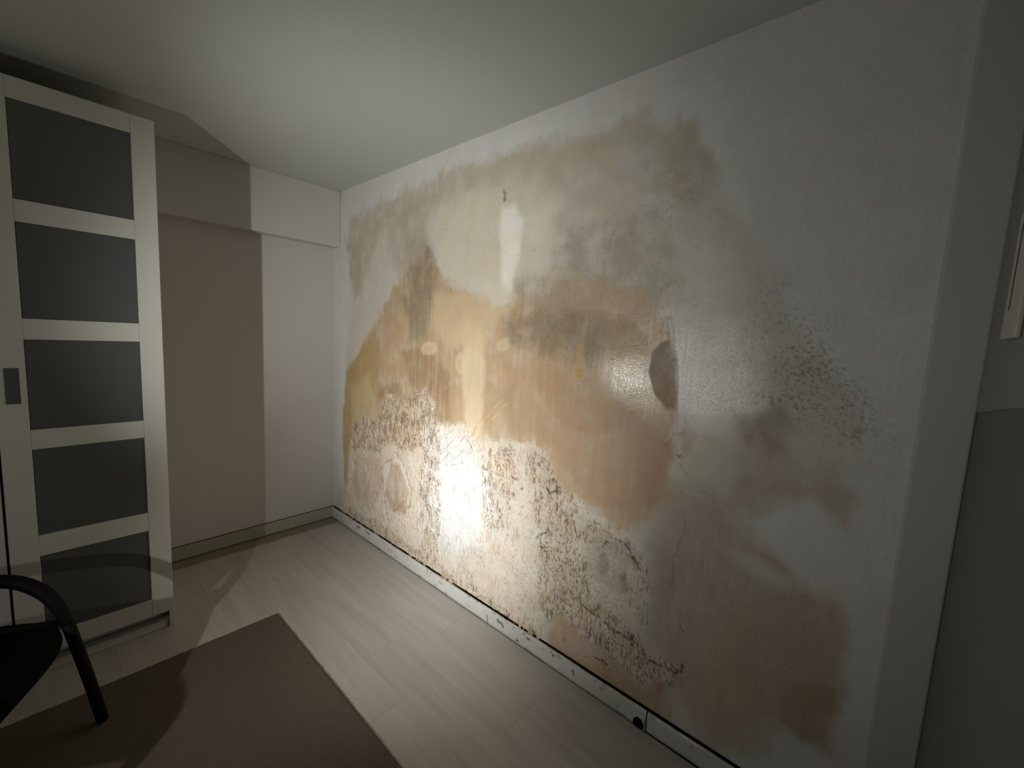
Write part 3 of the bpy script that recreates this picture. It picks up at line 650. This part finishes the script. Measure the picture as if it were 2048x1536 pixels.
# ------------------------------------------------------------------ rug
def rug():
    x0, x1, y0, y1 = -2.60, -.752, -3.05, -.962; g = .009
    nx = int((x1-x0)/g); nyy = int((y1-y0)/g)
    X_, Y_ = np.meshgrid(np.linspace(x0, x1, nx), np.linspace(y0, y1, nyy), indexing='ij')
    ex = fbm(X_*60, Y_*60, 101, 2)*.0022
    edge = np.minimum(np.minimum(X_-x0, x1-X_), np.minimum(Y_-y0, y1-Y_))
    Zz = .0105+.0022*fbm(X_*70, Y_*70, 102, 3)+.0012*fbm(X_*9, Y_*9, 103, 3)
    Zz = np.where(edge < .001, .0005, Zz)*1.0
    X2 = X_+np.where(edge < .03, ex, 0); Y2 = Y_+np.where(edge < .03, ex, 0)
    idx = np.arange(nx*nyy).reshape(nx, nyy)
    F = np.stack([idx[:-1, :-1], idx[1:, :-1], idx[1:, 1:], idx[:-1, 1:]], -1).reshape(-1, 4)
    me = bpy.data.meshes.new('rug'); me.from_pydata(np.stack([X2, Y2, Zz], -1).reshape(-1, 3).tolist(), [], F.tolist()); me.update()
    for p in me.polygons: p.use_smooth = True
    m = noisy('rug_pile', (.10, .082, .060), (.165, .138, .105), 90, .95, .9, 330, .006, .05, 5)
    o = link('rug', me, m); o['label'] = 'flat brown low-pile rug lying on the pale laminate floor'; o['category'] = 'rug'
    return o
rug()

# ------------------------------------------------------------------ chair
m_chair = noisy('black_plastic', (.003, .003, .003), (.004, .004, .004), 20, .7, .05, 200, .0004, .12)
def chair():
    A = Vector((-1.507, -1.180, 0)); f_ = Vector((-.46, -.888, 0)).normalized(); b_ = Vector((-.888, .46, 0)).normalized()
    o = empty('armchair', (A+f_*.25+b_*.22), 'black armchair with slanted tube legs standing on the rug in front of the wardrobe', 'chair')
    def P(u, v, z): return A+f_*u+b_*v+Vector((0, 0, z))       # u along the front edge, v towards the back
    def fin(n_, bm, sm=True):
        q = bm_obj(n_, bm, m_chair, None, sm); q.parent = o; q.matrix_parent_inverse = Matrix.Translation(-o.location); return q
    Rz = .016
    # legs
    for (ut, vt, ub, vb) in ((0, 0, -.03, -.065), (.60, 0, .63, -.065), (.06, .42, .03, .50), (.54, .42, .57, .50)):
        bm = bmesh.new(); tube(bm, smooth_path([P(ub, vb, .0195), P(ub*.55+ut*.45, vb*.55+vt*.45, .22), P(ut, vt, .44)], 6), Rz+.0015)
        fin('leg', bm)
    # moulded seat pan
    bm = bmesh.new(); n_, m_ = 18, 18; g = []
    for i in range(n_+1):
        r_ = []
        for k in range(m_+1):
            u = i/n_; v = k/m_
            cu = 2*u-1; cv = 2*v-1
            s_ = (abs(cu)**5+abs(cv)**5)**(1/5) if (cu or cv) else 0
            mx_ = max(abs(cu), abs(cv), 1e-6); q = mx_/max(s_, 1e-6)
            uu = .30+.305*cu*q; vv = .20+.23*cv*q
            z = .405+.055*(cu*q)**4+.02*max(0, cv)**2-.015*max(0, -cv)**2
            r_.append(bm.verts.new(P(uu, vv, z)))
        g.append(r_)
    for i in range(n_):
        for k in range(m_): bm.faces.new((g[i][k], g[i+1][k], g[i+1][k+1], g[i][k+1]))
    bmesh.ops.solidify(bm, geom=bm.faces[:], thickness=.03)
    fin('seat', bm)
    # arm loops: leg line runs on into the armrest
    for u0, us in ((0, 1), (.60, -1)):
        bm = bmesh.new()
        path = smooth_path([P(u0, 0, .44), P(u0, .02, .50), P(u0-.01*us, .065, .56), P(u0-.012*us, .13, .605), P(u0-.012*us, .21, .618), P(u0-.01*us, .31, .62), P(u0+.0*us, .39, .615), P(u0+.03*us, .44, .60)], 6)
        tube(bm, path, [Rz+.006*min(1, i/12) for i in range(len(path))])
        fin('armrest', bm)
    # side rails
    for u0, us in ((0, 1), (.60, -1)):
        bm = bmesh.new(); tube(bm, [P(u0, 0, .445), P(u0+.02*us, .22, .452), P(u0+.055*us, .43, .45)], .012); fin('side_rail', bm)
    # backrest shell
    bm = bmesh.new(); g = []
    for i in range(17):
        r_ = []
        for k in range(11):
            cu = 2*i/16-1; v = k/10
            vv = .44+.03*v+.05*v*v-.055*cu*cu; uu = .30+cu*(.285+.01*v)
            r_.append(bm.verts.new(P(uu, vv, .43+.36*v-.05*v*cu**4)))
        g.append(r_)
    for i in range(16):
        for k in range(10): bm.faces.new((g[i][k], g[i][k+1], g[i+1][k+1], g[i+1][k]))
    bmesh.ops.solidify(bm, geom=bm.faces[:], thickness=.02)
    fin('backrest', bm)
chair()
